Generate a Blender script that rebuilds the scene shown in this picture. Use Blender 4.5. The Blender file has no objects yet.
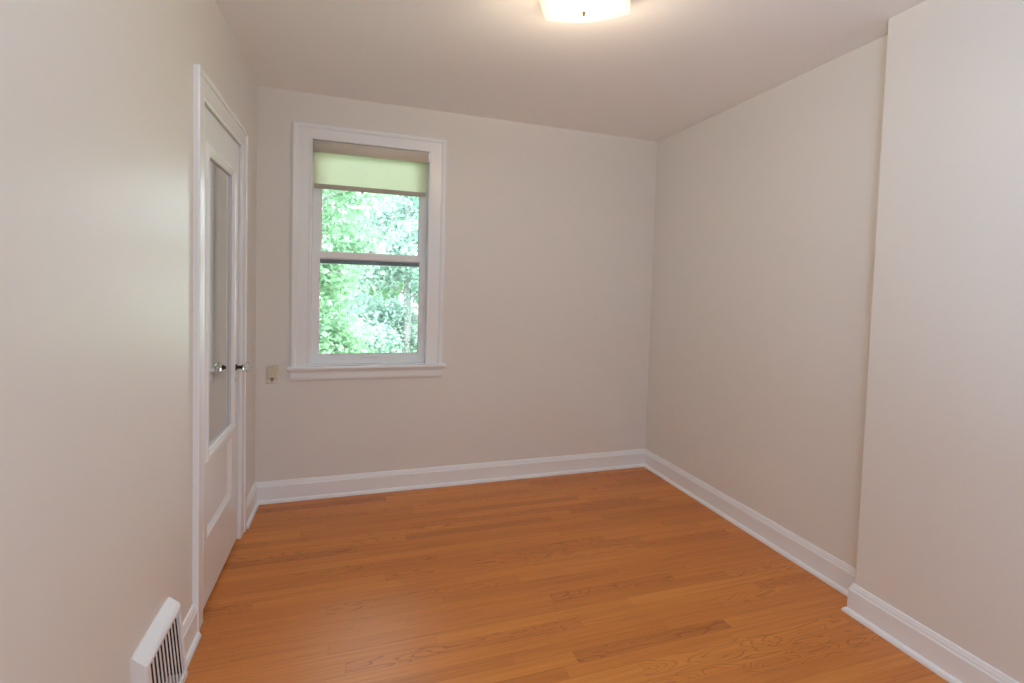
import bpy, bmesh, math, random
from mathutils import Vector, Matrix
S = bpy.context.scene
COL = S.collection
random.seed(11)

# ------------------------------------------------------------------ dimensions (metres; x right, y into the room, z up)
W, D, H = 2.740, 3.228, 2.500          # right wall, back wall, ceiling
PX, PY = 2.623, 1.469                  # face and end of the chimney breast on the right
WX0, WX1, WZ0, WZ1 = 0.302, 1.017, 0.836, 2.228   # window opening
DY0, DY1, DZ = 2.140, 2.800, 2.040     # closet door opening

# ------------------------------------------------------------------ camera
def set_camera():
    f, yaw, pitch, roll = 484.224, .31243, -.04029, .028594
    sy, cy, sp, cp = math.sin(yaw), math.cos(yaw), math.sin(pitch), math.cos(pitch)
    fw = Vector((sy*cp, cy*cp, sp)); r = Vector((cy, -sy, 0)); u = r.cross(fw)
    cr, sr = math.cos(roll), math.sin(roll)
    r2 = r*cr + u*sr; u2 = u*cr - r*sr
    cd = bpy.data.cameras.new('camera'); cam = bpy.data.objects.new('camera', cd); COL.objects.link(cam)
    cd.sensor_width = 36; cd.lens = f*36/1024; cd.shift_y = -33.948/1024; cd.clip_start = .02
    m = Matrix((r2, u2, -fw)).transposed().to_4x4(); m.translation = (.5688, 0, 1.3554)
    cam.matrix_world = m; S.camera = cam
set_camera()

# ------------------------------------------------------------------ world, exposure, large lights
world = bpy.data.worlds.new('sky'); S.world = world; world.use_nodes = True
wn = world.node_tree; wn.nodes.clear()
w_out = wn.nodes.new('ShaderNodeOutputWorld'); w_bg = wn.nodes.new('ShaderNodeBackground')
w_sky = wn.nodes.new('ShaderNodeTexSky'); w_sky.sky_type = 'HOSEK_WILKIE'; w_sky.turbidity = 6; w_sky.ground_albedo = .3
w_sky.sun_direction = Vector((.3, .5, .75)).normalized()
w_mix = wn.nodes.new('ShaderNodeMix'); w_mix.data_type = 'RGBA'; w_mix.inputs['Factor'].default_value = .75
w_mix.inputs['B'].default_value = (.90, .99, 1.07, 1)
wn.links.new(w_sky.outputs[0], w_mix.inputs['A']); wn.links.new(w_mix.outputs['Result'], w_bg.inputs['Color'])
w_bg.inputs['Strength'].default_value = 6.6
wn.links.new(w_bg.outputs[0], w_out.inputs['Surface'])
S.view_settings.view_transform = 'Standard'; S.view_settings.look = 'None'
S.view_settings.exposure = 0.24; S.view_settings.gamma = 1; S.view_settings.use_curve_mapping = False
S.cycles.max_bounces = 14; S.cycles.diffuse_bounces = 8; S.cycles.glossy_bounces = 6; S.cycles.transparent_max_bounces = 16
S.cycles.transmission_bounces = 8; S.cycles.sample_clamp_indirect = 6
S.cycles.caustics_reflective = False; S.cycles.caustics_refractive = False

def lamp(name, kind, loc, power, color, aim=None, **kw):
    d = bpy.data.lights.new(name, kind); d.energy = power; d.color = color
    for k, v in kw.items():
        if k == 'portal': d.cycles.is_portal = v
        else: setattr(d, k, v)
    o = bpy.data.objects.new(name, d); COL.objects.link(o); o.location = loc
    if aim: o.rotation_euler = Vector(aim).to_track_quat('-Z', 'Y').to_euler()
    return o
lamp('sun', 'SUN', (0, 8, 9), 4.0, (1, .97, .92), aim=(-.25, .55, -.8), angle=.03)     # lights the tree crowns from above the house
lamp('window_portal', 'AREA', (.66, D+.24, 1.53), 1, (1, 1, 1), aim=(0, -1, 0), shape='RECTANGLE', size=.72, size_y=1.40, portal=True)
lamp('ceiling_fill', 'AREA', (.95, -.15, 1.25), 15, (.73, .98, 1.27), aim=(.28, -.03, 1), shape='DISK', size=.4)   # added fill light aimed up at the ceiling; its source is made up
lamp('floor_fill', 'AREA', (.60, -.45, 2.42), 10.5, (.78, .98, 1.25), aim=(.08, -.03, -1), shape='DISK', size=.30)  # added fill from above, behind the camera; no lamp is known there
LAMP_POWER = 7.6

# ------------------------------------------------------------------ materials
def new_mat(name):
    m = bpy.data.materials.new(name); m.use_nodes = True
    nt = m.node_tree; b = nt.nodes['Principled BSDF']
    return m, nt, b
def N(nt, t, **kw):
    n = nt.nodes.new(t)
    for k, v in kw.items(): setattr(n, k, v)
    return n
def mth(nt, op, a, b=None, c=None):
    n = N(nt, 'ShaderNodeMath', operation=op)
    for i, v in enumerate((a, b, c)):
        if v is None: continue
        if isinstance(v, (int, float)): n.inputs[i].default_value = v
        else: nt.links.new(v, n.inputs[i])
    return n.outputs[0]
def paint(name, col, rough, bump=0, scale=240, vary=.012, coat=0, spec=.5):
    m, nt, b = new_mat(name)
    b.inputs['Roughness'].default_value = rough
    b.inputs['Specular IOR Level'].default_value = spec
    tc = N(nt, 'ShaderNodeTexCoord')
    n1 = N(nt, 'ShaderNodeTexNoise'); n1.inputs['Scale'].default_value = 2.3; n1.inputs['Detail'].default_value = 3
    nt.links.new(tc.outputs['Object'], n1.inputs['Vector'])
    mx = N(nt, 'ShaderNodeMix', data_type='RGBA')
    mx.inputs['A'].default_value = (*[c*(1-vary) for c in col], 1); mx.inputs['B'].default_value = (*[min(1, c*(1+vary)) for c in col], 1)
    nt.links.new(n1.outputs['Fac'], mx.inputs['Factor']); nt.links.new(mx.outputs['Result'], b.inputs['Base Color'])
    if bump:
        n2 = N(nt, 'ShaderNodeTexNoise'); n2.inputs['Scale'].default_value = scale; n2.inputs['Detail'].default_value = 2
        nt.links.new(tc.outputs['Object'], n2.inputs['Vector'])
        bp = N(nt, 'ShaderNodeBump'); bp.inputs['Strength'].default_value = bump; bp.inputs['Distance'].default_value = .001
        nt.links.new(n2.outputs['Fac'], bp.inputs['Height']); nt.links.new(bp.outputs['Normal'], b.inputs['Normal'])
    if coat: b.inputs['Coat Weight'].default_value = coat
    return m
def flat(name, col, rough=.5, metal=0, **kw):
    m, nt, b = new_mat(name)
    tc = N(nt, 'ShaderNodeTexCoord'); n1 = N(nt, 'ShaderNodeTexNoise'); n1.inputs['Scale'].default_value = 60
    nt.links.new(tc.outputs['Object'], n1.inputs['Vector'])
    mr = N(nt, 'ShaderNodeMapRange'); mr.inputs['To Min'].default_value = max(0, rough-.04); mr.inputs['To Max'].default_value = min(1, rough+.04)
    nt.links.new(n1.outputs['Fac'], mr.inputs['Value']); nt.links.new(mr.outputs[0], b.inputs['Roughness'])
    b.inputs['Base Color'].default_value = (*col, 1); b.inputs['Metallic'].default_value = metal
    for k, v in kw.items(): b.inputs[k].default_value = v
    return m

M = {}
M['wall'] = paint('wall_paint', (.795, .785, .757), .40, .10, spec=.26)
M['ceiling'] = paint('ceiling_paint', (.92, .92, .91), .75, .10)
M['trim'] = paint('trim_gloss_paint', (.88, .92, .955), .27, .04, 90, .006)
M['vinyl'] = paint('window_vinyl', (.89, .93, .965), .30, 0)
M['metal_white'] = paint('register_enamel', (.84, .85, .87), .30, 0)
M['dark'] = flat('vent_shadow_dark', (.035, .037, .045), .6)  # shade inside the register, put into the colour
M['slot'] = flat('slot_dark', (.05, .04, .03), .5)
M['cream'] = flat('cream_plastic', (.70, .655, .50), .35)
M['cream_pale'] = flat('pale_cream_plastic', (.78, .75, .66), .35)
M['chrome'] = flat('nickel_metal', (.60, .58, .55), .22, 1)
M['shaft'] = flat('dark_bronze', (.05, .045, .04), .35, .8)
M['bronze'] = flat('aged_brass', (.16, .12, .08), .4, .5)
M['tan'] = flat('tan_shade_fabric', (.66, .615, .55), .8)
M['hem'] = flat('hem_fabric', (.47, .44, .385), .8)
M['rail_grey'] = flat('grey_strip', (.10, .12, .12), .6)
M['bark'] = flat('tree_bark', (.40, .36, .37), .9)
M['ground'] = flat('lawn_ground', (.20, .34, .10), .95)
M['brick'] = flat('outer_wall_face', (.45, .32, .26), .9)

def make_glass():
    m, nt, b = new_mat('window_glass'); out = nt.nodes['Material Output']
    tr = N(nt, 'ShaderNodeBsdfTransparent'); tr.inputs[0].default_value = (.93, .975, .96, 1)
    gl = N(nt, 'ShaderNodeBsdfGlossy'); gl.inputs['Roughness'].default_value = .0
    fr = N(nt, 'ShaderNodeFresnel'); fr.inputs['IOR'].default_value = 1.5
    k = mth(nt, 'MULTIPLY', fr.outputs[0], 1.6)
    mx = N(nt, 'ShaderNodeMixShader'); nt.links.new(k, mx.inputs[0]); nt.links.new(tr.outputs[0], mx.inputs[1]); nt.links.new(gl.outputs[0], mx.inputs[2])
    nt.links.new(mx.outputs[0], out.inputs['Surface']); nt.nodes.remove(b)
    return m
M['glass'] = make_glass()
def make_mirror():
    m, nt, b = new_mat('mirror_silver')
    b.inputs['Base Color'].default_value = (.80, .84, .82, 1); b.inputs['Metallic'].default_value = 1; b.inputs['Roughness'].default_value = .03
    return m
M['mirror'] = make_mirror()
def make_knob_glass():
    m, nt, b = new_mat('knob_glass')
    b.inputs['Base Color'].default_value = (.90, .95, .95, 1); b.inputs['Roughness'].default_value = .05
    b.inputs['Transmission Weight'].default_value = 1; b.inputs['IOR'].default_value = 1.5
    return m
M['knob'] = make_knob_glass()
def make_shade():
    m, nt, b = new_mat('shade_fabric'); out = nt.nodes['Material Output']
    tc = N(nt, 'ShaderNodeTexCoord'); wv = N(nt, 'ShaderNodeTexNoise'); wv.inputs['Scale'].default_value = 400
    nt.links.new(tc.outputs['Object'], wv.inputs['Vector'])
    cr = N(nt, 'ShaderNodeMix', data_type='RGBA'); cr.inputs['A'].default_value = (.95, .93, .80, 1); cr.inputs['B'].default_value = (.97, .96, .85, 1)
    nt.links.new(wv.outputs['Fac'], cr.inputs['Factor'])
    d = N(nt, 'ShaderNodeBsdfDiffuse'); t = N(nt, 'ShaderNodeBsdfTranslucent')
    nt.links.new(cr.outputs['Result'], d.inputs[0]); nt.links.new(cr.outputs['Result'], t.inputs[0])
    mx = N(nt, 'ShaderNodeMixShader'); mx.inputs[0].default_value = .80
    nt.links.new(d.outputs[0], mx.inputs[1]); nt.links.new(t.outputs[0], mx.inputs[2]); nt.links.new(mx.outputs[0], out.inputs['Surface']); nt.nodes.remove(b)
    return m
M['shade'] = make_shade()
def make_lamp_glass():
    m, nt, b = new_mat('frosted_lamp_glass'); out = nt.nodes['Material Output']
    tc = N(nt, 'ShaderNodeTexCoord'); nz = N(nt, 'ShaderNodeTexNoise'); nz.inputs['Scale'].default_value = 9
    nt.links.new(tc.outputs['Object'], nz.inputs['Vector'])
    tr = N(nt, 'ShaderNodeBsdfTransparent'); tr.inputs[0].default_value = (1, .97, .90, 1)
    tl = N(nt, 'ShaderNodeBsdfTranslucent'); tl.inputs[0].default_value = (.20, .205, .145, 1)
    df = N(nt, 'ShaderNodeBsdfDiffuse'); df.inputs[0].default_value = (.36, .36, .27, 1)
    a = N(nt, 'ShaderNodeMixShader'); a.inputs[0].default_value = .5
    nt.links.new(tl.outputs[0], a.inputs[1]); nt.links.new(df.outputs[0], a.inputs[2])
    c = N(nt, 'ShaderNodeMixShader'); k = mth(nt, 'MULTIPLY_ADD', nz.outputs['Fac'], .06, .27); nt.links.new(k, c.inputs[0])
    nt.links.new(tr.outputs[0], c.inputs[1]); nt.links.new(a.outputs[0], c.inputs[2])
    em = N(nt, 'ShaderNodeEmission'); em.inputs[0].default_value = (1, .95, .72, 1); em.inputs[1].default_value = .35
    ad = N(nt, 'ShaderNodeAddShader'); nt.links.new(c.outputs[0], ad.inputs[0]); nt.links.new(em.outputs[0], ad.inputs[1])
    nt.links.new(ad.outputs[0], out.inputs['Surface']); nt.nodes.remove(b)
    return m
M['lamp_glass'] = make_lamp_glass()
def make_bulb():
    m, nt, b = new_mat('lit_bulb')
    b.inputs['Base Color'].default_value = (1, 1, 1, 1); b.inputs['Emission Color'].default_value = (1, .86, .66, 1); b.inputs['Emission Strength'].default_value = 3
    return m
M['bulb'] = make_bulb()
def make_leaf(name, c1, c2):
    m, nt, b = new_mat(name); out = nt.nodes['Material Output']
    gi = N(nt, 'ShaderNodeNewGeometry')
    cr = N(nt, 'ShaderNodeMix', data_type='RGBA'); cr.inputs['A'].default_value = (*c1, 1); cr.inputs['B'].default_value = (*c2, 1)
    nt.links.new(gi.outputs['Random Per Island'], cr.inputs['Factor'])
    d = N(nt, 'ShaderNodeBsdfDiffuse'); t = N(nt, 'ShaderNodeBsdfTranslucent'); g = N(nt, 'ShaderNodeBsdfGlossy'); g.inputs['Roughness'].default_value = .4
    for s in (d, t): nt.links.new(cr.outputs['Result'], s.inputs[0])
    mx = N(nt, 'ShaderNodeMixShader'); mx.inputs[0].default_value = .5
    nt.links.new(d.outputs[0], mx.inputs[1]); nt.links.new(t.outputs[0], mx.inputs[2])
    m2 = N(nt, 'ShaderNodeMixShader'); m2.inputs[0].default_value = .07
    nt.links.new(mx.outputs[0], m2.inputs[1]); nt.links.new(g.outputs[0], m2.inputs[2])
    nt.links.new(m2.outputs[0], out.inputs['Surface']); nt.nodes.remove(b)
    return m
M['leaf'] = make_leaf('maple_leaf', (.30, .50, .30), (.50, .68, .48))
M['leaf_pale'] = make_leaf('silver_leaf', (.46, .60, .52), (.64, .78, .74))

def make_floor():
    m, nt, b = new_mat('oak_strip_floor'); L = nt.links
    tc = N(nt, 'ShaderNodeTexCoord'); sx = N(nt, 'ShaderNodeSeparateXYZ'); L.new(tc.outputs['Object'], sx.inputs[0])
    x, y = sx.outputs[0], sx.outputs[1]
    PW = .057
    v = mth(nt, 'DIVIDE', y, PW); row = mth(nt, 'FLOOR', v); fv = mth(nt, 'FRACT', v)
    w1 = N(nt, 'ShaderNodeTexWhiteNoise', noise_dimensions='1D'); L.new(row, w1.inputs['W'])
    s1 = N(nt, 'ShaderNodeSeparateXYZ'); L.new(w1.outputs['Color'], s1.inputs[0])
    ln = mth(nt, 'MULTIPLY_ADD', s1.outputs[0], .55, .55)              # board length of this row
    u = mth(nt, 'DIVIDE', mth(nt, 'MULTIPLY_ADD', s1.outputs[1], 3.0, x), ln)
    bi = mth(nt, 'FLOOR', u); fu = mth(nt, 'FRACT', u)
    cv = N(nt, 'ShaderNodeCombineXYZ'); L.new(row, cv.inputs[0]); L.new(bi, cv.inputs[1])
    w2 = N(nt, 'ShaderNodeTexWhiteNoise', noise_dimensions='2D'); L.new(cv.outputs[0], w2.inputs['Vector'])
    s2 = N(nt, 'ShaderNodeSeparateXYZ'); L.new(w2.outputs['Color'], s2.inputs[0])
    r1, r2, r3 = s2.outputs
    # fine straight grain
    gv = N(nt, 'ShaderNodeCombineXYZ'); L.new(mth(nt, 'MULTIPLY', x, 2.2), gv.inputs[0]); L.new(mth(nt, 'MULTIPLY', y, 95), gv.inputs[1]); L.new(mth(nt, 'MULTIPLY', r1, 40), gv.inputs[2])
    g1 = N(nt, 'ShaderNodeTexNoise'); g1.inputs['Scale'].default_value = 1; g1.inputs['Detail'].default_value = 5; g1.inputs['Roughness'].default_value = .62
    L.new(gv.outputs[0], g1.inputs['Vector'])
    # cathedral figure: contour lines of a stretched noise field, only on some boards
    cv2 = N(nt, 'ShaderNodeCombineXYZ'); L.new(mth(nt, 'MULTIPLY', x, 2.6), cv2.inputs[0]); L.new(mth(nt, 'MULTIPLY', y, 17), cv2.inputs[1]); L.new(mth(nt, 'MULTIPLY', r2, 60), cv2.inputs[2])
    g2 = N(nt, 'ShaderNodeTexNoise'); g2.inputs['Scale'].default_value = 1; g2.inputs['Detail'].default_value = 1.5; g2.inputs['Distortion'].default_value = .25
    L.new(cv2.outputs[0], g2.inputs['Vector'])
    rings = mth(nt, 'FRACT', mth(nt, 'MULTIPLY', g2.outputs['Fac'], 13))
    rl = N(nt, 'ShaderNodeMapRange', interpolation_type='SMOOTHSTEP'); L.new(rings, rl.inputs['Value'])
    rl.inputs['From Min'].default_value = .62; rl.inputs['From Max'].default_value = 1.0
    fig = mth(nt, 'MULTIPLY', rl.outputs[0], mth(nt, 'MULTIPLY_ADD', mth(nt, 'GREATER_THAN', r3, .72), .85, .10))
    # base colours
    ca = N(nt, 'ShaderNodeValToRGB'); cr = ca.color_ramp
    cr.elements[0].position = 0; cr.elements[0].color = (.53, .172, .022, 1)
    cr.elements[1].position = 1; cr.elements[1].color = (.71, .262, .041, 1)
    e = cr.elements.new(.07); e.color = (.60, .196, .027, 1)
    e = cr.elements.new(.55); e.color = (.65, .220, .032, 1)
    L.new(r1, ca.inputs[0])
    big = N(nt, 'ShaderNodeTexNoise'); big.inputs['Scale'].default_value = 1.1; L.new(tc.outputs['Object'], big.inputs['Vector'])
    dk = N(nt, 'ShaderNodeMix', data_type='RGBA', blend_type='MULTIPLY'); L.new(ca.outputs[0], dk.inputs['A']); dk.inputs['B'].default_value = (.62, .50, .40, 1)
    gm = N(nt, 'ShaderNodeMapRange'); L.new(g1.outputs['Fac'], gm.inputs['Value']); gm.inputs['From Min'].default_value = .42; gm.inputs['From Max'].default_value = .74; gm.inputs['To Max'].default_value = .62
    L.new(mth(nt, 'MAXIMUM', gm.outputs[0], mth(nt, 'MINIMUM', fig, .85)), dk.inputs['Factor'])
    # seams
    ev = mth(nt, 'MINIMUM', fv, mth(nt, 'SUBTRACT', 1, fv)); eu = mth(nt, 'MULTIPLY', mth(nt, 'MINIMUM', fu, mth(nt, 'SUBTRACT', 1, fu)), 12)
    ed = mth(nt, 'MINIMUM', ev, eu)
    sm = N(nt, 'ShaderNodeMapRange'); L.new(ed, sm.inputs['Value']); sm.inputs['From Max'].default_value = .03; sm.inputs['To Min'].default_value = .35; sm.inputs['To Max'].default_value = 0
    d2 = N(nt, 'ShaderNodeMix', data_type='RGBA', blend_type='MULTIPLY'); L.new(dk.outputs['Result'], d2.inputs['A']); d2.inputs['B'].default_value = (.45, .33, .26, 1)
    L.new(sm.outputs[0], d2.inputs['Factor']); L.new(d2.outputs['Result'], b.inputs['Base Color'])
    rg = N(nt, 'ShaderNodeMapRange'); L.new(big.outputs['Fac'], rg.inputs['Value']); rg.inputs['To Min'].default_value = .36; rg.inputs['To Max'].default_value = .46
    L.new(rg.outputs[0], b.inputs['Roughness'])
    bp = N(nt, 'ShaderNodeBump'); bp.inputs['Strength'].default_value = .25; bp.inputs['Distance'].default_value = .0006
    hh = mth(nt, 'SUBTRACT', mth(nt, 'MULTIPLY', g1.outputs['Fac'], .35), sm.outputs[0]); L.new(hh, bp.inputs['Height']); L.new(bp.outputs['Normal'], b.inputs['Normal'])
    b.inputs['Specular IOR Level'].default_value = .8
    return m
M['floor'] = make_floor()

# ------------------------------------------------------------------ mesh helpers
def link(name, bm, mat, parent=None, smooth=False, bevel=0, seg=2):
    bmesh.ops.remove_doubles(bm, verts=bm.verts, dist=1e-6)
    bmesh.ops.recalc_face_normals(bm, faces=bm.faces)
    me = bpy.data.meshes.new(name); bm.to_mesh(me); bm.free()
    me.materials.append(M[mat])
    if smooth:
        for p in me.polygons: p.use_smooth = True
    o = bpy.data.objects.new(name, me); COL.objects.link(o)
    if parent:
        o.parent = parent; o.matrix_parent_inverse = parent.matrix_world.inverted()
    if bevel:
        mod = o.modifiers.new('bevel', 'BEVEL'); mod.width = bevel; mod.segments = seg; mod.limit_method = 'ANGLE'
        mod.angle_limit = math.radians(40)
    return o
def empty(name, loc):
    o = bpy.data.objects.new(name, None); COL.objects.link(o); o.location = loc; o.empty_display_size = .05
    o.matrix_world = Matrix.Translation(loc)
    return o
def tag(o, label=None, cat=None, kind=None, group=None):
    if label: o['label'] = label
    if cat: o['category'] = cat
    if kind: o['kind'] = kind
    if group: o['group'] = group
    return o
def box(bm, x0, x1, y0, y1, z0, z1):
    v = [bm.verts.new((x, y, z)) for x in (x0, x1) for y in (y0, y1) for z in (z0, z1)]
    for f in ((0,1,3,2),(4,6,7,5),(0,4,5,1),(2,3,7,6),(0,2,6,4),(1,5,7,3)): bm.faces.new([v[i] for i in f])
    return v
def BX(*a):
    bm = bmesh.new(); box(bm, *a); return bm
def loops(bm, ls, closed_path, closed_prof=True, caps=True):
    """skin a list of vertex loops (each the profile at one station of the path)"""
    vs = [[bm.verts.new(p) for p in l] for l in ls]
    n, k = len(vs), len(vs[0])
    for i in range(n if closed_path else n-1):
        a, b = vs[i], vs[(i+1) % n]
        for j in range(k if closed_prof else k-1):
            jj = (j+1) % k
            bm.faces.new((a[j], a[jj], b[jj], b[j]))
    if caps and not closed_path and closed_prof:
        bm.faces.new(vs[0]); bm.faces.new(list(reversed(vs[-1])))
def ring(bm, u0, v0, u1, v1, prof, mp):
    """mitred rectangular frame; prof = (distance outward from the rectangle, height)"""
    ls = []
    for su, sv in ((-1,-1),(1,-1),(1,1),(-1,1)):
        ls.append([mp((u0 if su < 0 else u1) + su*o, (v0 if sv < 0 else v1) + sv*o, h) for o, h in prof])
    loops(bm, ls, True)
def three_side(bm, u0, u1, v0, v1, prof, mp, head=1):
    ls = []
    for u, v, su, sv in ((u0, v0, -1, 0), (u0, v1, -1, 1), (u1, v1, 1, 1), (u1, v0, 1, 0)):
        ls.append([mp(u + su*o, v + sv*o*head, h) for o, h in prof])
    loops(bm, ls, False)
def sweep(bm, path, prof):
    """profile (out, z) swept along an (x, y) polyline on the floor with mitres; out is to the left of travel"""
    ls = []
    n = len(path)
    for i, p in enumerate(path):
        p = Vector(p)
        d0 = (p - Vector(path[i-1])).normalized() if i else None
        d1 = (Vector(path[i+1]) - p).normalized() if i < n-1 else None
        d0 = d0 or d1; d1 = d1 or d0
        n0 = Vector((-d0.y, d0.x)); n1 = Vector((-d1.y, d1.x)); m = (n0 + n1)
        m = m / m.dot(n0)
        ls.append([(p.x + m.x*o, p.y + m.y*o, z) for o, z in prof])
    loops(bm, ls, False)
def lathe(bm, prof, origin, axis, seg=24, cap=True):
    """prof = (radius, distance along axis)"""
    ax = Vector(axis).normalized(); a = ax.orthogonal().normalized(); b = ax.cross(a); o = Vector(origin)
    ls = [[o + ax*t + (a*math.cos(2*math.pi*k/seg) + b*math.sin(2*math.pi*k/seg))*r for k in range(seg)] for r, t in prof]
    loops(bm, ls, False, True, cap)
def tube(bm, p0, p1, r0, r1, seg=8):
    p0, p1 = Vector(p0), Vector(p1)
    lathe(bm, [(r0, 0), (r1, (p1-p0).length)], p0, p1-p0, seg)

# ------------------------------------------------------------------ room shell
FLX0, FLX1 = -.12, W + .12
HB = -1.55                              # wall behind the camera
tag(link('floor', BX(FLX0, FLX1, HB-.1, D+.02, -.06, 0), 'floor'), 'orange-brown oak strip floor of the empty room', 'floor', 'structure')
tag(link('ceiling', BX(FLX0, FLX1, HB-.1, D+.14, H, H+.08), 'ceiling'), 'plain cream ceiling around the square lamp', 'ceiling', 'structure')

bm = bmesh.new()                        # back wall with the window hole
box(bm, -.12, WX0, D, D+.14, 0, H); box(bm, WX1, W+.12, D, D+.14, 0, H)
box(bm, WX0, WX1, D, D+.14, 0, WZ0); box(bm, WX0, WX1, D, D+.14, WZ1, H)
tag(link('wall_back', bm, 'wall'), 'cream back wall with the window', 'wall', 'structure')
bm = bmesh.new()                        # left wall with the closet opening
box(bm, -.12, 0, HB, DY0-.015, 0, H); box(bm, -.12, 0, DY1+.015, D, 0, H); box(bm, -.12, 0, DY0-.015, DY1+.015, DZ+.015, H)
box(bm, -.16, -.12, DY0-.1, DY1+.1, 0, DZ+.1)
tag(link('wall_left', bm, 'wall'), 'cream left wall with the closet door', 'wall', 'structure')
bm = bmesh.new()                        # right wall with its chimney breast, one plaster skin
pts = [(W+.12, HB), (W+.12, D), (W, D), (W, PY), (PX, PY), (PX, HB)]
loops(bm, [[(x, y, 0) for x, y in pts], [(x, y, H) for x, y in pts]], False)
tag(link('wall_right', bm, 'wall', bevel=.006, seg=3), 'cream right wall stepping out into a chimney breast', 'wall', 'structure')
tag(link('wall_front', BX(-.12, W+.12, HB-.1, HB, 0, H), 'wall'), 'cream wall behind the viewpoint', 'wall', 'structure')

# baseboards: board, moulded cap, quarter-round shoe
BASE = [(0, 0), (.030, 0), (.030, .006), (.027, .014), (.022, .019), (.016, .022), (.016, .096), (.0155, .103), (.012, .108), (.011, .116), (.008, .122), (.006, .129), (0, .131)]
def baseboard(name, path, label):
    bm = bmesh.new(); sweep(bm, path, BASE)
    return tag(link(name, bm, 'trim'), label, 'baseboard', 'structure')
baseboard('baseboard_back', [(W-.001, D), (.001, D)], 'white baseboard along the back wall')
baseboard('baseboard_right', [(PX, HB), (PX, PY), (W, PY), (W, D-.0)], 'white baseboard along the right wall and around the chimney breast')
baseboard('baseboard_left', [(0, D), (0, DY1+.1)], 'short white baseboard between closet door and back corner')
baseboard('baseboard_left', [(0, DY0-.09), (0, 1.800)], 'short white baseboard between register and closet door')
baseboard('baseboard_left', [(0, 1.525), (0, HB)], 'white baseboard on the near side of the register')

# ------------------------------------------------------------------ closet door
door = tag(empty('door_1', (0, (DY0+DY1)/2, 0)), 'white closet door with a tall mirror and glass knob', 'door', 'structure')
mpL = lambda u, v, h: (h, u, v)
bm = bmesh.new()                        # casing: flat board, bead at the opening, back band outside
three_side(bm, DY0, DY1, 0, DZ, [(-.004, 0), (-.004, .010), (.004, .013), (.010, .012), (.066, .013), (.068, .019), (.086, .020), (.090, .016), (.090, 0)], mpL)
link('door_casing', bm, 'trim', door)
bm = bmesh.new()                        # jamb
three_side(bm, DY0, DY1, 0, DZ, [(0, -.11), (0, .001), (.015, .001), (.015, -.11)], mpL)
link('door_jamb', bm, 'trim', door)
SX = -.004                              # face of the slab
PY0, PY1 = 2.250, 2.668
MZ0, MZ1, LZ0, LZ1 = .638, 1.870, .285, .580
bm = bmesh.new()
y0, y1 = DY0+.004, DY1-.004
box(bm, SX-.035, SX, y0, PY0, .012, DZ-.004); box(bm, SX-.035, SX, PY1, y1, .012, DZ-.004)
for a, c in ((.012, LZ0), (LZ1, MZ0), (MZ1, DZ-.004)): box(bm, SX-.035, SX, PY0, PY1, a, c)
box(bm, SX-.030, SX-.018, PY0, PY1, LZ0, LZ1); box(bm, SX-.032, SX-.016, PY0, PY1, MZ0, MZ1)
ring(bm, PY0, LZ0, PY1, LZ1, [(.001, SX), (-.004, SX-.004), (-.022, SX-.017), (.001, SX-.018)], mpL)
link('door_slab', bm, 'trim', door)
bm = BX(SX-.016, SX-.010, PY0, PY1, MZ0, MZ1)
o = link('mirror', bm, 'mirror', door); o['label'] = 'tall silvered mirror pane'
bm = bmesh.new()
ring(bm, PY0+.004, MZ0+.004, PY1-.004, MZ1-.004, [(-.012, SX-.010), (-.012, SX-.001), (-.004, SX+.005), (.004, SX+.004), (.010, SX+.008), (.024, SX+.010), (.032, SX+.004), (.034, SX), (0, SX-.002)], mpL)
link('mirror_moulding', bm, 'trim', door)
for z in (.275, 1.755):
    bm = bmesh.new()
    for k in range(3): lathe(bm, [(.0055, .001), (.0062, .003), (.0062, .026), (.0055, .028)], (.0085, DY0+.001, z+.030*k), (0, 0, 1), 12)
    lathe(bm, [(.001, 0), (.0045, .004), (.003, .010)], (.0085, DY0+.001, z+.088), (0, 0, 1), 12)
    box(bm, -.004, .004, DY0-.004, DY0+.006, z, z+.09)
    link('hinge', bm, 'trim', door)
KY, KZ = 2.725, .918
o = link('knob_plate', BX(SX, SX+.004, KY-.022, KY+.022, KZ-.105, KZ+.050), 'trim', door, bevel=.002)
bm = bmesh.new(); lathe(bm, [(.003, 0), (.003, .0012)], (SX+.004, KY, KZ-.055), (1, 0, 0), 10); box(bm, SX+.004, SX+.0052, KY-.0016, KY+.0016, KZ-.072, KZ-.056)
k_ = link('keyhole', bm, 'slot', o)
bm = bmesh.new(); lathe(bm, [(.017, 0), (.016, .003), (.009, .006), (.008, .024), (.013, .028), (.013, .032)], (SX+.004, KY, KZ), (1, 0, 0), 24)
o = link('knob_shaft', bm, 'shaft', door, True); o['label'] = 'dark metal knob shaft'
bm = bmesh.new()
lathe(bm, [(.010, 0), (.016, .003), (.0235, .010), (.0255, .017), (.0235, .024), (.015, .030), (.006, .032)], (SX+.036, KY, KZ), (1, 0, 0), 12)
o = link('door_knob', bm, 'knob', door); o['label'] = 'clear faceted glass knob'

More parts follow.
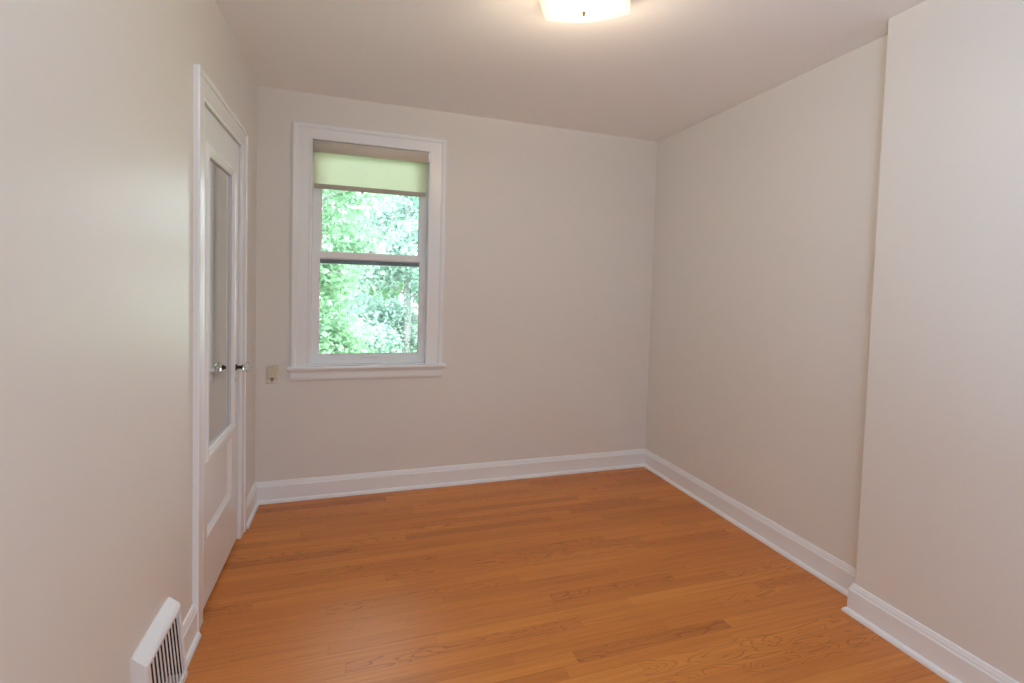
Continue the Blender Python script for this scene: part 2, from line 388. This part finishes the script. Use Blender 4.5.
# ------------------------------------------------------------------ window
win = tag(empty('window_1', ((WX0+WX1)/2, D, WZ0)), 'white double-hung window in the back wall', 'window', 'structure')
mpB = lambda u, v, h: (u, D - h, v)
bm = bmesh.new()
three_side(bm, WX0, WX1, WZ0, WZ1, [(-.003, 0), (-.003, .012), (.003, .015), (.009, .015), (.013, .012), (.076, .013), (.080, .017), (.085, .022), (.101, .024), (.109, .019), (.110, 0)], mpB, .80)
link('window_casing', bm, 'trim', win)
bm = bmesh.new()
box(bm, WX0-.128, WX1+.132, D-.046, D, WZ0-.020, WZ0); box(bm, WX0+.001, WX1-.001, D, D+.10, WZ0-.020, WZ0)
link('window_stool', bm, 'trim', win, bevel=.007, seg=3)
bm = bmesh.new()
xs = (WX0-.108, WX1+.112)
prof = [(0, 0), (.010, 0), (.014, .008), (.016, .020), (.016, .048), (.020, .058), (.020, .068), (0, .068)]
loops(bm, [[(x, D-h, WZ0-.088+z) for h, z in prof] for x in xs], False)
link('window_apron', bm, 'trim', win)
bm = bmesh.new()                        # jamb liner: box frame, stops and tracks
ring(bm, WX0, WZ0, WX1, WZ1, [(.004, .001), (-.0025, .001), (-.0025, -.140), (.004, -.140)], mpB)
ring(bm, WX0, WZ0, WX1, WZ1, [(0, -.131), (-.010, -.131), (-.010, -.136), (0, -.136)], mpB)
ring(bm, WX0, WZ0, WX1, WZ1, [(0, -.134), (-.022, -.134), (-.022, -.150), (0, -.150)], mpB)
link('window_jamb', bm, 'vinyl', win)
LY0, LY1, UY0, UY1 = D+.064, D+.096, D+.099, D+.130
def sash(name, x0, x1, z0, z1, y0, y1, st, br, tr):
    bm = bmesh.new()
    a0, a1, c0, c1 = x0+st, x1-st, z0+br, z1-tr
    box(bm, x0, a0, y0, y1, z0, z1); box(bm, a1, x1, y0, y1, z0, z1)
    box(bm, a0, a1, y0, y1, z0, c0); box(bm, a0, a1, y0, y1, c1, z1)
    s = link(name, bm, 'vinyl', win, bevel=.002)
    bm = bmesh.new(); ring(bm, a0, c0, a1, c1, [(.001, y0), (-.007, y0+.010), (-.007, y0+.018), (.001, y0+.018)], lambda u, v, h: (u, h, v))
    link('glazing_bead', bm, 'vinyl', s)
    ym = (y0+y1)/2+.002
    link('window_pane', BX(a0-.002, a1+.002, ym, ym+.004, c0-.002, c1+.002), 'glass', s)
    return s
up = sash('upper_sash', WX0, WX1, 1.478, WZ1, UY0, UY1, .046, .056, .05)
lo = sash('lower_sash', WX0, WX1, WZ0, 1.554, LY0, LY1, .040, .058, .042)
bm = BX(WX0+.044, WX1-.044, UY0-.0025, UY0, 1.480, 1.506); o = link('rail_strip', bm, 'rail_grey', up); o['label'] = 'dark grey strip on the upper sash'  # dark grey strip laid across the bottom rail of the upper sash
bm = bmesh.new(); xc = (WX0+WX1)/2
prof = [(0, 0), (.010, .002), (.013, .006), (.010, .010), (0, .012)]
loops(bm, [[(x, LY0-h, .868+z) for h, z in prof] for x in (xc-.055, xc+.055)], False); link('sash_lift', bm, 'vinyl', lo, bevel=.001)
bm = bmesh.new(); box(bm, xc-.028, xc+.028, LY0+.004, LY0+.026, 1.554, 1.556); lathe(bm, [(.012, 0), (.012, .010), (.009, .013)], (xc, LY0+.014, 1.556), (0, 0, 1), 16); box(bm, xc-.004, xc+.030, LY0+.006, LY0+.014, 1.560, 1.566)
link('sash_lock', bm, 'vinyl', lo)

# ------------------------------------------------------------------ roller shade
shade = tag(empty('roller_shade', (xc, D+.02, 2.19)), 'cream roller shade pulled partly down in the top of the window', 'window shade')
RX0, RX1, RYc, RZc = WX0+.004, WX1-.006, D+.001, 2.190
bm = bmesh.new(); n = 28                # rolled fabric with its loose outer wrap
prof = [(RYc+(.0345+.0022*k/n)*math.cos(2*math.pi*k/n), RZc+(.0345+.0022*k/n)*math.sin(2*math.pi*k/n)) for k in range(n)]
loops(bm, [[(x, y, z) for y, z in prof] for x in (RX0+.004, RX1-.010)], False)
link('shade_roll', bm, 'tan', shade, True)
bm = bmesh.new()
pr = []
for i in range(10):                     # sheet: leaves the roll at its back and hangs straight, slightly sprung
    t = i/9; pr.append((RYc+.0345+.002*math.sin(t*3.1), RZc-.005-(RZc-.005-1.962)*t))
ls = [[(x, y, z) for y, z in pr] + [(x, y-.0009, z) for y, z in reversed(pr)] for x in (RX0+.006, RX1-.013)]
loops(bm, ls, False); link('shade_sheet', bm, 'shade', shade)
bm = bmesh.new(); pr = [(-.004, 0), (.004, 0), (.0055, .006), (.0055, .024), (.003, .030), (-.003, .030), (-.0055, .024), (-.0055, .006)]
loops(bm, [[(x, RYc+.033+h, 1.939+z) for h, z in pr] for x in (RX0+.005, RX1-.012)], False)
o = link('hem_bar', bm, 'hem', shade); o['label'] = 'tan hem bar of the shade'
for x in (RX0-.002, RX1+.001):
    bm = bmesh.new(); box(bm, x-.0015, x+.0025, RYc-.022, RYc+.022, RZc-.030, WZ1-.006); lathe(bm, [(.016, -.004), (.016, .004)], (x, RYc, RZc), (1, 0, 0), 16)
    link('shade_bracket', bm, 'vinyl', shade)
bm = bmesh.new(); lathe(bm, [(.030, 0), (.034, .002), (.034, .007), (.028, .009)], (RX1-.0085, RYc, RZc), (1, 0, 0), 24); link('shade_clutch', bm, 'vinyl', shade)

# ------------------------------------------------------------------ outlet plate
pl = tag(empty('outlet_plate', (.092, D, .732)), 'small cream electrical outlet on the back wall left of the window sill', 'outlet')
link('cover_plate', BX(.057, .127, D-.006, D, .732, .848), 'cream_pale', pl, bevel=.003)
link('adapter_block', BX(.066, .118, D-.024, D-.005, .770, .835), 'cream', pl, bevel=.004)
bm = bmesh.new()
lathe(bm, [(.016, 0), (.016, .0035), (.0145, .0045)], (.092, D-.006, .752), (0, -1, 0), 24); rc = link('receptacle', bm, 'cream_pale', pl)
bm = bmesh.new()
for dx in (-.006, .006): box(bm, .092+dx-.001, .092+dx+.001, D-.0112, D-.0100, .753, .761)
lathe(bm, [(.0028, 0), (.0028, .0012)], (.092, D-.0100, .746), (0, -1, 0), 12); o = link('slot', bm, 'slot', rc)
bm = bmesh.new(); box(bm, .083, .101, D-.012, D-.006, .7635, .770); box(bm, .0895, .0945, D-.0122, D-.006, .746, .7635); link('plug_gap', bm, 'slot', pl)
bm = bmesh.new(); lathe(bm, [(.0035, 0), (.0035, .001), (.002, .002)], (.092, D-.006, .841), (0, -1, 0), 12); link('screw', bm, 'chrome', pl)

# ------------------------------------------------------------------ baseboard register
reg = tag(empty('floor_register', (0, 1.66, 0)), 'white metal air register standing at the foot of the left wall', 'air vent')
RY0, RY1, RZ0, RZ1 = 1.525, 1.800, .052, .286
def face(u, v, h):                      # slanted front face; v runs up, h out of the face
    t = (v - RZ0)/(RZ1 - RZ0); x = .055 + (.034-.055)*t
    return (x + h, u, v + h*.09)
bm = bmesh.new()                        # housing: back pan, ends, sloping top lip, toe
side = [(0, .0), (.040, .0), (.055, RZ0-.006), (.050, RZ0), (.034, RZ1), (.030, RZ1+.006), (.004, .317), (0, .317)]
for a, c in ((RY0, RY0+.004), (RY1-.004, RY1)):
    loops(bm, [[(x, y, z) for x, z in side] for y in (a, c)], False)
loops(bm, [[(x, y, z) for x, z in ((.034, RZ1-.001), (.035, RZ1+.002), (.031, RZ1+.007), (.004, .317), (0, .317), (0, .305))] for y in (RY0-.0015, RY1+.0015)], False)
loops(bm, [[(x, y, z) for x, z in ((.0, 0), (.040, 0), (.057, RZ0-.006), (.055, RZ0+.002), (0, RZ0+.002))] for y in (RY0-.0015, RY1+.0015)], False)
link('register_housing', bm, 'metal_white', reg)
bm = bmesh.new(); ring(bm, RY0+.017, RZ0+.018, RY1-.017, RZ1-.014, [(0, -.006), (0, .001), (.003, .003), (.012, .003), (.0165, .000), (.0165, -.006)], face)
link('face_frame', bm, 'metal_white', reg)
bm = BX(.002, .004, RY0+.005, RY1-.005, RZ0+.004, RZ1+.012)
for y in (RY0+.0045, RY1-.0065): loops(bm, [[(.002, yy, RZ0+.004), (.050, yy, RZ0+.004), (.032, yy, RZ1-.001), (.028, yy, RZ1+.004), (.002, yy, RZ1+.012)] for yy in (y, y+.002)], False)
link('vent_shadow_liner', bm, 'dark', reg)  # added dark sheets; their colour stands in for shade behind the vanes
nf = 10
for k in range(nf):                     # vertical vanes
    y = RY0+.017 + (RY1-RY0-.034)*(k+.5)/nf
    wv = .0062
    bm = bmesh.new()
    a = [face(y-wv, RZ0+.015, -.0012), face(y+wv, RZ0+.015, -.0018), face(y+wv, RZ1-.012, -.0018), face(y-wv, RZ1-.012, -.0012)]
    loops(bm, [[Vector(p) for p in a], [Vector(p)-Vector((.0007, 0, 0)) for p in a]], False)
    link('vane', bm, 'metal_white', reg)
bm = bmesh.new(); box(bm, .040, .075, RY0+.130, RY0+.138, .062, .068); o = link('damper_lever', bm, 'metal_white', reg, bevel=.002)

# ------------------------------------------------------------------ ceiling lamp: square slumped glass under a pan
LC = Vector((1.332, 1.622, H)); LA = math.radians(-29.5)
lampT = tag(empty('ceiling_light', LC), 'square frosted glass ceiling lamp, lit, with a small metal finial', 'ceiling light')
RL = Matrix.Rotation(LA, 3, 'Z')
def lp(u, v, z): return LC + RL @ Vector((u, v, 0)) + Vector((0, 0, z))
bm = bmesh.new(); hs = .132
ls = [[lp(sx*hs*k, sy*hs*k, z) for sx, sy in ((-1,-1),(1,-1),(1,1),(-1,1))] for k, z in ((1, 0), (1, -.042), (.96, -.050))]
loops(bm, ls, False); link('lamp_pan', bm, 'metal_white', lampT, bevel=.003)
G = 20; HS = .159
def gz(u, v):
    a, b = u/HS, v/HS
    return -.148 + .054*(a*a + b*b) - .036*a*a*b*b
bm = bmesh.new()
top = [[bm.verts.new(lp(-HS+2*HS*i/G, -HS+2*HS*j/G, gz(-HS+2*HS*i/G, -HS+2*HS*j/G))) for j in range(G+1)] for i in range(G+1)]
for i in range(G):
    for j in range(G): bm.faces.new((top[i][j], top[i+1][j], top[i+1][j+1], top[i][j+1]))
o = link('lamp_shade', bm, 'lamp_glass', lampT, True); so = o.modifiers.new('thick', 'SOLIDIFY'); so.thickness = .004
bm = bmesh.new(); c = lp(0, 0, -.150)
lathe(bm, [(.0085, .004), (.009, .001), (.0065, -.002), (.004, -.004), (.006, -.008), (.0045, -.011), (.0015, -.0125)], c, (0, 0, 1), 20)
o = link('finial', bm, 'bronze', lampT, True); o['label'] = 'small dark metal finial'
bm = bmesh.new(); lathe(bm, [(.003, 0), (.003, .126)], lp(0, 0, -.150), (0, 0, 1), 10); link('lamp_rod', bm, 'chrome', lampT)
for s in (-1, 1):
    bm = bmesh.new(); c = lp(.036*s, 0, -.062); ax = RL @ Vector((s, 0, 0))
    lathe(bm, [(.012, -.012), (.013, 0), (.018, .014), (.027, .030), (.028, .042), (.022, .054), (.008, .061)], c, ax, 18)
    link('bulb', bm, 'bulb', lampT, True)
    bm = bmesh.new(); lathe(bm, [(.014, -.030), (.014, -.010)], c, ax, 14); box(bm, c.x-.006, c.x+.006, c.y-.006, c.y+.006, H-.062, H-.050); link('lamp_socket', bm, 'metal_white', lampT)
for s in (-1, 1):
    lamp('bulb_light', 'POINT', lp(.050*s, .0, -.094), LAMP_POWER, (1, .80, .57), shadow_soft_size=.02)

# ------------------------------------------------------------------ outside: trees seen through the panes
def tree(name, base, height, crown, seed, nleaf, leaf, mat, label):
    rnd = random.Random(seed)
    root = tag(empty(name, base), label, 'tree')
    b = Vector(base)
    bm = bmesh.new()
    top = b + Vector((rnd.uniform(-.3, .3), rnd.uniform(-.2, .2), height*.8))
    tube(bm, b, top, .16, .05, 10)
    tips = []
    for k in range(34):
        t = rnd.uniform(.18, 1); p0 = b.lerp(top, t)
        a = rnd.uniform(0, 2*math.pi); ln = crown*rnd.uniform(.55, 1.0)*(1.15-.5*t)
        p1 = p0 + Vector((math.cos(a)*ln, math.sin(a)*ln, ln*rnd.uniform(-.05, .55)))
        mid = p0.lerp(p1, .5) + Vector((0, 0, .12*ln))
        tube(bm, p0, mid, .040*(1.3-t), .024, 6); tube(bm, mid, p1, .024, .008, 6)
        tips.append((p0, mid, p1))
        for j in range(5):
            s = rnd.uniform(.3, 1); q0 = mid.lerp(p1, s) if rnd.random() < .6 else p0.lerp(mid, s)
            q1 = q0 + Vector((rnd.uniform(-1, 1), rnd.uniform(-1, 1), rnd.uniform(-.45, .6)))*.55
            tube(bm, q0, q1, .010, .003, 5); tips.append((q0, q0.lerp(q1, .5), q1))
    link('trunk', bm, 'bark', root, True)
    verts, faces = [], []
    for i in range(nleaf):
        a_, m_, c_ = rnd.choice(tips); s = rnd.uniform(.15, 1.05)
        p = (a_.lerp(m_, s*2) if s < .5 else m_.lerp(c_, s*2-1)) + Vector([rnd.gauss(0, .16) for _ in range(3)])
        d = Vector((rnd.gauss(0, 1), rnd.gauss(0, 1), rnd.gauss(-.35, .6))).normalized()
        n = Vector((rnd.gauss(0, .6), rnd.gauss(0, .6), 1)); w = d.cross(n).normalized(); n = w.cross(d)
        L = leaf*rnd.uniform(.6, 1.3); k = len(verts)
        verts += [p, p + d*L*.45 + w*L*.34 + n*L*.08, p + d*L*.5, p + d*L*.45 - w*L*.34 + n*L*.08, p + d*L - n*L*.12]
        faces += [(k, k+1, k+2), (k, k+2, k+3), (k+1, k+4, k+2), (k+2, k+4, k+3)]
    me = bpy.data.meshes.new('foliage'); me.from_pydata(verts, [], faces); me.materials.append(M[mat])
    o = bpy.data.objects.new('foliage', me); COL.objects.link(o); o.parent = root; o.matrix_parent_inverse = root.matrix_world.inverted()
    o['kind'] = 'stuff'
GZ = -2.9
tag(link('ground', BX(-30, 30, D+.6, 60, GZ-.2, GZ), 'ground'), 'lawn below the window', 'ground', 'structure')
tree('leafy_tree', (-.35, 7.4, GZ), 8.2, 1.9, 3, 40000, .10, 'leaf', 'bright green leafy tree nearest outside the window, on the left')
tree('leafy_tree', (1.9, 12.9, GZ), 9.0, 2.3, 7, 44000, .12, 'leaf_pale', 'pale silvery green tree outside, right half of the panes')
tree('leafy_tree', (-4.9, 15.5, GZ), 10.5, 2.9, 19, 30000, .15, 'leaf', 'larger green tree farther back behind the near ones, to the left')
tree('leafy_tree', (1.3, 20.8, GZ), 12.0, 3.3, 23, 40000, .17, 'leaf', 'tall green tree farthest back, closing the view between the near trees')
